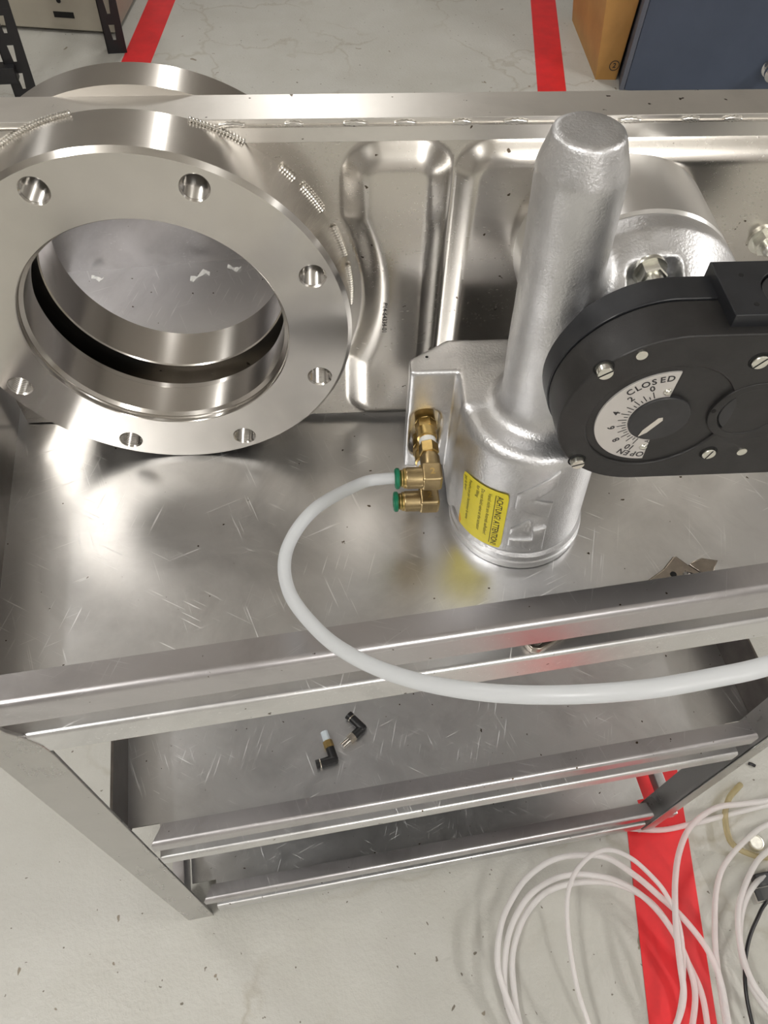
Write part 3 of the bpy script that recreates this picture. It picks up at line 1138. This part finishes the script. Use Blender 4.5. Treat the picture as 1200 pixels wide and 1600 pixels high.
# ------------------------------------------------------------------ brass push-in fittings
def brass_fitting(z0, first):
    f = empty('push_in_elbow')
    f.parent = valve
    u0 = 0.1925
    o_ = (u0, -0.0645, z0)
    e = -0.129
    L0 = -0.0645 - e
    ma = 'brass'
    add('barrel', *merge(lathe([(0, 0.0078), (0.012, 0.0078), (0.0125, 0.0072)], o_, (0, -1, 0), 32),
                         lathe([(0.0118, 0.0084), (0.0195, 0.0084)], o_, (0, -1, 0), 6, phase=0.2),
                         lathe([(0.0190, 0.0076), (0.0275, 0.0076), (0.0282, 0.0062), (0.0350, 0.0055)], o_, (0, -1, 0), 32)), ma, f, 30)
    add('thread_tape', *lathe([(0.0290, 0.0058), (0.0292, 0.0064), (0.0335, 0.0064), (0.0337, 0.0058)], o_, (0, -1, 0), 28), 'ptfe', f, 40)
    add('hex_nut', *lathe([(0.0338, 0.0068), (0.0345, 0.0076), (0.0425, 0.0076), (0.0432, 0.0068)], o_, (0, -1, 0), 6, phase=0.25), ma, f, 20)
    add('stem', *lathe([(0.0420, 0.0054), (0.0465, 0.0054), (0.0468, 0.0074), (0.0540, 0.0074), (0.0565, 0.0068)], o_, (0, -1, 0), 32), 'brass_dull', f, 30)
    add('elbow_block', *bbox_bev(u0 - 0.0080, u0 + 0.0072, e - 0.0074, e + 0.0092, z0 - 0.0074, z0 + 0.0074, 0.0024, 3), 'brass_dull', f, 40)
    sl_ = add('sleeve', *lathe([(0.0072, 0.0078), (0.0080, 0.0080), (0.0185, 0.0080), (0.0192, 0.0076)], (u0, e, z0), (-1, 0, 0), 36), 'brass_dull', f, 30)
    add('bright_neck', *lathe([(0.0190, 0.0074), (0.0208, 0.0074), (0.0216, 0.0064), (0.0226, 0.0064), (0.0236, 0.0056), (0.0250, 0.0056)], (u0, e, z0), (-1, 0, 0), 36), 'brass', f, 30)
    add('release_collar', *ring_lathe([(0.0238, 0.0046), (0.0238, 0.0070), (0.0246, 0.0078), (0.0264, 0.0078), (0.0274, 0.0068), (0.0276, 0.0046)],
                                      (u0, e, z0), (-1, 0, 0), 36), 'green', f, 40)
    # stamped mark on the block
    Vt, Ft = text2d('2', 0.0075, bold=0.0002)
    add('stamped_mark', [(u0 + x, e + y, z0 + 0.00745) for x, y in Vt], Ft, 'brass', f, 0)
    f['label'] = 'brass elbow fitting with green collar and a hose in it' if first else 'brass elbow fitting with empty green collar'
    return f


brass_fitting(0.0730, True)
brass_fitting(0.0440, False)

# ------------------------------------------------------------------ hose plugged into the upper fitting
hs = mv @ Vector((0.1925 - 0.020, -0.129, 0.0730))
hs2 = mv @ Vector((0.1925 - 0.036, -0.1293, 0.0735))
hp = [hs, hs2]
for px, py, wdt in ((560, 757, 18.6), (490, 797, 20), (448, 860, 20.6), (452, 925, 21.5), (500, 988, 23), (560, 1030, 24.6), (640, 1061, 26.5),
                    (740, 1080, 28.5), (860, 1086, 30), (1000, 1078, 31), (1120, 1058, 31), (1200, 1040, 31), (1320, 1000, 30)):
    hp.append(atd(px, py, 1200 * 0.0086 / wdt))
o = add('air_hose', *sweep(catmull(hp, 10), 0.0043, 16), 'hose', None, 60)
tag(o, 'thick milky white hose looping from the brass elbow across the cart', 'hose')


# ------------------------------------------------------------------ adjustable wrench on the top deck
wr = empty('adjustable_wrench', (0.168, 0.2195, 0.8536))
tag(wr, 'small chrome adjustable wrench lying on the top deck under the guard rail', 'wrench')
hA = Vector((0.166, 0.2195)); hB = Vector((0.312, 0.2565))
dirx = (hB - hA).normalized(); diry = Vector((-dirx.y, dirx.x))


def wl(x, y, z):
    p = dirx * x + diry * y
    return (p.x, p.y - 0.002, z)


hnd = [(0.0, 0.0), (0.002, 0.006), (0.007, 0.0088), (0.013, 0.0088), (0.03, 0.0068), (0.09, 0.0072), (0.116, 0.0082), (0.133, 0.0115), (0.1475, 0.0180),
       (0.1505, 0.0172), (0.1540, 0.0080), (0.1585, -0.0020), (0.1620, -0.0115), (0.150, -0.0145), (0.130, -0.0115), (0.09, -0.0075), (0.03, -0.0068), (0.013, -0.0088), (0.007, -0.0088), (0.002, -0.006)]
add('handle', *flat_extrude([hnd], [circle(0.0085, 0, 0.0042, 24)], 0.008, 0.0014, lambda x, y, z: wl(x, y, z), 3), 'wrench', wr, 30)
add('grip_panel', *flat_extrude([[(0.022, -0.0042), (0.105, -0.0048), (0.105, 0.0048), (0.022, 0.0042)]], [], 0.0006, 0.0001, lambda x, y, z: wl(x, y, 0.0079 + z)), 'chrome', wr, 30)
jaw = [(0.1555, 0.0070), (0.1600, 0.0082), (0.1690, 0.0080), (0.1800, 0.0008), (0.1725, -0.0045), (0.1650, -0.0105), (0.1630, -0.0100)]
add('moving_jaw', *flat_extrude([jaw], [], 0.0066, 0.001, lambda x, y, z: wl(x, y, 0.0006 + z), 3), 'wrench', wr, 30)
slot = [(0.1370, -0.0085), (0.1480, 0.0030), (0.1540, -0.0030), (0.1500, -0.0115)]
add('worm_slot', *flat_extrude([slot], [], 0.0003, 0.00005, lambda x, y, z: wl(x, y, 0.0080 + z)), 'hole', wr, 0)
Vs, Fs = lathe([(0.0011 * k, 0.0036 if k % 2 else 0.0027) for k in range(9)], (0, 0, 0), (1, 0, 0), 16)
add('worm_screw', [wl(0.1425 + 0.66 * x - 0.75 * y, -0.0058 + 0.75 * x + 0.66 * y, 0.0072 + z) for x, y, z in Vs], Fs, 'chrome', wr, 30)
add('worm_pin', *lathe([(0, 0.0026), (0.0003, 0.0026)], wl(0.1375, 0.0040, 0.0079), (0, 0, 1), 20), 'hole', wr, 0)


# ------------------------------------------------------------------ black elbow fittings on the middle shelf
def black_elbow(a, c, b, label, sealant):
    """a = tube end, c = corner, b = thread end (photo pixels on the shelf)"""
    zc = ZD[1] + 0.0062
    A, C, B = at(*a, zc), at(*c, zc), at(*b, zc)
    r = empty('elbow_fitting', (C.x, C.y, ZD[1]))
    tag(r, label, 'pipe fitting', 'black elbow fittings on the middle shelf')
    off = Vector((C.x, C.y, ZD[1]))
    da, db = (A - C), (B - C)
    la, lb = da.length, db.length
    da.normalize(); db.normalize()
    o0 = tuple(C - off)
    add('arm', *lathe([(-0.0035, 0.0045), (-0.001, 0.0056), (la * 0.72, 0.0056), (la * 0.74, 0.0050)], o0, da, 24), 'fitting', r, 40)
    add('silver_ring', *lathe([(la * 0.735, 0.0053), (la * 0.79, 0.0053)], o0, da, 24), 'nickel', r, 30)
    add('release_collar', *lathe([(la * 0.79, 0.0047), (la * 0.8, 0.0056), (la, 0.0056), (la * 1.0, 0.004)], o0, da, 24), 'fitting', r, 40)
    add('body', *lathe([(-0.003, 0.0045), (0, 0.0054), (lb * 0.42, 0.0054)], o0, db, 24), 'fitting', r, 40)
    add('hex', *lathe([(lb * 0.42, 0.0060), (lb * 0.66, 0.0060)], o0, db, 6), 'nickel' if not sealant else 'brass', r, 20)
    prof = []
    k = lb * 0.66
    while k < lb:
        prof += [(k, 0.0046), (k + 0.0005, 0.0041)]
        k += 0.001
    add('thread', *lathe(prof, o0, db, 20), 'sealant' if sealant else 'thread', r, 20)
    return r


black_elbow((494, 1195), (522, 1187), (506, 1143), 'black plastic elbow fitting with pale blue-white thread sealant, on the middle shelf', True)
black_elbow((544, 1117), (566, 1138), (535, 1166), 'black plastic elbow fitting with bare metal thread, on the middle shelf', False)

# torn bits of white tape on the deck behind the flange
for (px, py, sz, lb) in ((152, 436, 0.006, 'leftmost tiny white scrap of tape on the deck, seen through the flange bore'),
                         (312, 432, 0.010, 'largest white scrap of tape on the deck, seen through the flange bore'),
                         (366, 420, 0.007, 'white scrap of tape on the deck at the right edge of the flange bore')):
    q = at(px, py, ZD[0])
    V, F = [], []
    for i in range(7):
        t = i / 6
        x = (t - 0.5) * 2 * sz
        y = sz * 0.5 * math.sin(t * 5 + px)
        hh = 0.0006 + 0.002 * abs(math.sin(t * 4.2 + py))
        ww = sz * (0.22 + 0.16 * math.sin(i * 2.1))
        V += [(x, y - ww, 0.0002), (x + 0.001, y + ww, hh)]
        if i:
            F.append((2 * i - 2, 2 * i - 1, 2 * i + 1, 2 * i))
    o = add('tape_scrap', V, F, 'ptfe', None, 0)
    o.modifiers.new('thick', 'SOLIDIFY').thickness = 0.0003
    o.location = (q.x, q.y, ZD[0] + 0.0003)
    tag(o, lb, 'tape scrap')

# ------------------------------------------------------------------ tubing and small things on the floor
coil = empty('tubing_coil', (0.40, 0.0, 0))
tag(coil, 'coil of thin white plastic tubing on the floor across the red tape', 'tubing')


def strand(name, pts, z0, z1, r, mat, parent=None, off=(0, 0, 0)):
    n = len(pts)
    P = []
    for i, (x, y) in enumerate(pts):
        z = z0 + (z1 - z0) * math.sin(PI * i / (n - 1))
        P.append(at(x, y, z) - Vector(off))
    return add(name, *sweep(catmull(P, 7), r, 10), mat, parent, 60)


co = (0.40, 0.0, 0)
S1 = [(830, 1640), (805, 1590), (785, 1540), (777, 1500), (783, 1445), (800, 1405), (825, 1370), (865, 1343), (910, 1336), (950, 1341), (995, 1370), (1030, 1400), (1065, 1432), (1103, 1480), (1125, 1530), (1138, 1600), (1142, 1650)]
S2 = [(825, 1640), (803, 1600), (789, 1550), (790, 1490), (800, 1445), (825, 1402), (860, 1376), (900, 1366), (950, 1372), (990, 1390), (1025, 1420), (1055, 1462), (1075, 1505), (1086, 1550), (1082, 1600), (1070, 1650)]
S3 = [(835, 1650), (812, 1600), (801, 1525), (803, 1480), (820, 1432), (850, 1397), (890, 1381), (940, 1378), (982, 1388), (1020, 1413), (1050, 1453), (1072, 1498), (1095, 1548), (1105, 1600), (1108, 1650)]
S4 = [(935, 1640), (920, 1600), (901, 1540), (888, 1460), (887, 1400), (900, 1362), (925, 1336), (953, 1328), (986, 1341), (1016, 1367), (1040, 1396), (1060, 1440), (1068, 1500), (1065, 1560), (1052, 1620)]
S5 = [(1040, 1640), (1057, 1600), (1066, 1572), (1068, 1545), (1063, 1508), (1057, 1455), (1055, 1416), (1055, 1377), (1060, 1337), (1073, 1301), (1094, 1277), (1123, 1261), (1162, 1256), (1205, 1250), (1260, 1235)]
strand('loop', S1, 0.015, 0.075, 0.0047, 'tubing', coil, co)
strand('loop', S2, 0.012, 0.055, 0.0047, 'tubing', coil, co)
strand('loop', S3, 0.008, 0.035, 0.0047, 'tubing', coil, co)
strand('loop', S4, 0.03, 0.10, 0.0036, 'tubing', coil, co)
strand('loop', S5, 0.03, 0.085, 0.0047, 'tubing', coil, co)
o = strand('plastic_tube', [(900, 1282), (960, 1292), (1029, 1297), (1078, 1288), (1123, 1277), (1162, 1267), (1205, 1256), (1260, 1240)], 0.006, 0.02, 0.0045, 'tubing')
tag(o, 'straight white plastic tube on the floor passing behind the right cart leg', 'tubing')
o = strand('plastic_tube', [(1260, 1262), (1200, 1288), (1173, 1306), (1144, 1335), (1126, 1364), (1118, 1403), (1117, 1442), (1118, 1482), (1124, 1534), (1134, 1600), (1140, 1650)], 0.01, 0.05, 0.0044, 'tubing')
tag(o, 'white plastic tube curving beside the right edge of the red tape', 'tubing')
co2 = (0.72, 0.05, 0)
c2 = empty('tubing_coil', co2)
tag(c2, 'pair of white tubes curving around the black cable at the right edge', 'tubing')
strand('loop', [(1260, 1290), (1200, 1330), (1178, 1354), (1160, 1395), (1153, 1431), (1158, 1482), (1173, 1529), (1200, 1568), (1240, 1610)], 0.012, 0.05, 0.0046, 'tubing', c2, co2)
strand('loop', [(1260, 1330), (1200, 1365), (1178, 1384), (1162, 1415), (1156, 1455), (1160, 1500), (1176, 1545), (1204, 1585), (1240, 1630)], 0.008, 0.03, 0.0046, 'tubing', c2, co2)
o = strand('amber_tube', [(1157, 1226), (1150, 1234), (1139, 1248), (1133, 1272), (1137, 1303), (1148, 1322), (1176, 1336), (1205, 1339), (1260, 1330)], 0.006, 0.022, 0.0050, 'amber')
tag(o, 'short clear amber tube curled on the floor at the right', 'tubing')
o = strand('black_cable', [(1250, 1360), (1200, 1407), (1183, 1436), (1170, 1469), (1164, 1508), (1166, 1553), (1176, 1602), (1190, 1650)], 0.005, 0.03, 0.0030, 'cable')
tag(o, 'thin black cable curving on the floor at the right edge', 'cable')
p = at(1183, 1316, 0.01)
o = add('metal_disc', *lathe([(0, 0.0125), (0.002, 0.013), (0.008, 0.013), (0.009, 0.012), (0.0092, 0.0105), (0.0086, 0.0100)], (0, 0, 0), (0, 0, 1), 40), 'screw', None, 30)
o.location = (p.x, p.y, 0.0)
tag(o, 'small round silver cap on the floor inside the amber tube', 'cap')
p = at(1188, 1398, 0.01)
ce = empty('cable_connector', (p.x, p.y, 0))
tag(ce, 'small black and silver connector block by the black cable', 'connector')
add('shell', *bbox_bev(-0.014, 0.03, -0.012, 0.012, 0.0, 0.016, 0.002), 'chrome', ce)
add('insert', *bbox_bev(-0.011, 0.027, -0.009, 0.009, 0.012, 0.0175, 0.001), 'cable', ce)
add('plug', *bbox_bev(-0.002, 0.03, 0.010, 0.030, 0.002, 0.022, 0.002), 'cable', ce)
a, b = at(1170, 1193, 0.003), at(1180, 1197, 0.003)
o = add('wire_scrap', *sweep(catmull([a, (a + b) / 2 + Vector((0, 0.001, 0)), b], 4), 0.0028, 10), 'cable', None, 60)
tag(o, 'short black scrap of wire on the floor near the right cart leg', 'wire')
# clear film bag
nb = 34
V, F = [], []
rng = np.random.RandomState(3)
g0 = rng.rand(9, 9)


def vnoise(x, y):
    x = min(max(x, 0), 7.999); y = min(max(y, 0), 7.999)
    i, j = int(x), int(y)
    fx, fy = x - i, y - j
    fx = fx * fx * (3 - 2 * fx); fy = fy * fy * (3 - 2 * fy)
    return (g0[i, j] * (1 - fx) + g0[i + 1, j] * fx) * (1 - fy) + (g0[i, j + 1] * (1 - fx) + g0[i + 1, j + 1] * fx) * fy


for i in range(nb + 1):
    for j in range(nb + 1):
        x, y = i / nb, j / nb
        e = min(x, 1 - x, y, 1 - y)
        zz = 0.003 + min(1, e * 6) * (0.022 * abs(vnoise(x * 7, y * 7) - 0.5) * 2 + 0.006 * vnoise(y * 8, x * 8))
        V.append((0.615 + 0.20 * x + 0.012 * vnoise(y * 8, 2), -0.115 + 0.27 * y + 0.012 * vnoise(x * 8, 5) - 0.03 * x, zz))
for i in range(nb):
    for j in range(nb):
        k = i * (nb + 1) + j
        F.append((k, k + nb + 1, k + nb + 2, k + 1))
o = add('plastic_bag', V, F, 'bag', None, 30)
tag(o, 'crumpled clear plastic bag on the floor under the tubes at the right', 'plastic bag')

# ------------------------------------------------------------------ background: rack, machine, crate, cabinet
rk = empty('storage_rack', (-0.36, 3.09, 0))
tag(rk, 'black perforated steel storage rack at the top left', 'rack')


def perforated_post(x, y, ww, top):
    vh = 0.052
    n = int((top - 0.03) / 0.085)
    hs_ = []
    for k in range(n):
        z = 0.045 + k * 0.085
        hs_.append([(-0.010, z + 0.05), (0.010, z + 0.05), (0.005, z), (-0.005, z)])
    Va, Fa = flat_extrude([[(-ww / 2, 0), (ww / 2, 0), (ww / 2, top), (-ww / 2, top)]], hs_, 0.003, 0.0003, lambda a, b, c: (x + a, y + c, b))
    Vb, Fb = box(x - ww / 2, x - ww / 2 + 0.003, y, y + 0.05, 0, top)
    return merge((Va, Fa), (Vb, Fb))


add('rack_post', *perforated_post(0.0, -0.01, 0.068, 1.5), 'rack', rk, 0)
add('rack_post', *perforated_post(-0.285, -0.33, 0.075, 1.5), 'rack', rk, 0)
add('rack_beam', *bbox_bev(-0.56, -0.29, -0.36, -0.31, 0.075, 0.125, 0.004), 'rack', rk)
add('rack_beam', *bbox_bev(-0.42, -0.255, -0.36, 0.17, 0.62, 0.68, 0.004), 'rack', rk)
mc = empty('beige_machine', (-0.742, 3.296, 0))
mc.rotation_euler = (0, 0, math.radians(-12.8))
tag(mc, 'beige metal machine casing standing behind the black rack post', 'machine')
add('casing', *bbox_bev(-0.25, 0.39, 0.0, 0.5, 0.012, 0.9, 0.006), 'beige', mc)
for fx in (-0.15, 0.34):
    add('foot', *lathe([(0, 0.025), (0.0118, 0.022)], (fx, 0.06, 0), (0, 0, 1), 20), 'rack', mc)
add('vent_slot', *bbox_bev(0.172, 0.246, -0.0015, 0.004, 0.054, 0.074, 0.0007), 'hole', mc)
add('screw_hole', *lathe([(0, 0.008), (0.002, 0.008)], (0.203, 0.0005, 0.110), (0, -1, 0), 16), 'hole', mc)

cr = empty('orange_crate', (1.40, 2.75, 0))
tag(cr, 'orange crate standing on the floor against the blue cabinet', 'crate')
bt = [(-0.048, -0.024), (0.028, -0.034), (0.17, 0.40), (0.02, 0.45)]
tp = [(-0.088, -0.028), (0.024, -0.050), (0.17, 0.42), (-0.02, 0.50)]
V = [(x, y, 0) for x, y in bt] + [(x, y, 0.30) for x, y in tp] + [(x * 0.9 + 0.005, y * 0.9 + 0.01, 0.30) for x, y in tp] + [(x * 0.9, y * 0.9 + 0.01, 0.01) for x, y in bt]
F = [(3, 2, 1, 0)] + [(k, (k + 1) % 4, (k + 1) % 4 + 4, k + 4) for k in range(4)] + [(k + 4, (k + 1) % 4 + 4, (k + 1) % 4 + 8, k + 8) for k in range(4)] + \
    [(k + 8, (k + 1) % 4 + 8, (k + 1) % 4 + 12, k + 12) for k in range(4)] + [(12, 13, 14, 15)]
add('shell', V, F, 'orange', cr, 0)
# round printed mark on the front face
fa, fb, fc_ = Vector(V[0]), Vector(V[1]), Vector(V[5])
ex = (fb - fa).normalized(); ez = (fc_ - fb); ez = (ez - ex * ez.dot(ex)).normalized(); en = ex.cross(ez)
if en.y > 0:
    en = -en
cm = fa + ex * 0.055 + ez * 0.052 + en * 0.0025


def on_face(x, y):
    return tuple(cm + ex * x + ez * y)


V, F = [], []
for k in range(32):
    t = 2 * PI * k / 32
    V += [on_face(0.0185 * math.cos(t), 0.0185 * math.sin(t)), on_face(0.0155 * math.cos(t), 0.0155 * math.sin(t))]
F = [(2 * k, 2 * k + 1, (2 * k + 3) % 64, (2 * k + 2) % 64) for k in range(32)]
Vt, Ft = text2d('2', 0.024, bold=0.0006)
add('printed_mark', *merge((V, F), ([on_face(x, y) for x, y in Vt], Ft)), 'ink', cr, 0)

cb = empty('blue_cabinet', (1.414, 2.646, 0))
cb.rotation_euler = (0, 0, math.radians(-20))
tag(cb, 'dark blue enamelled metal cabinet at the top right', 'cabinet')
add('panel', *bbox_bev(0.018, 1.5, 0.0, 0.6, 0.0, 0.85, 0.004), 'blue', cb)
add('edge_trim', *bbox_bev(0.0, 0.0175, -0.003, 0.6, 0.0, 0.85, 0.003), 'blue_edge', cb)
kx = Vector((0.485, 0.0, 0.135))
add('latch_knob', *merge(lathe([(0, 0.03), (0.01, 0.032), (0.012, 0.016), (0.03, 0.014)], kx, (0, -1, 0), 24),
                         lathe([(0.03, 0.02), (0.036, 0.027), (0.055, 0.027), (0.066, 0.018), (0.07, 0.006)], kx, (0, -1, 0), 24)), 'chrome', cb, 30)
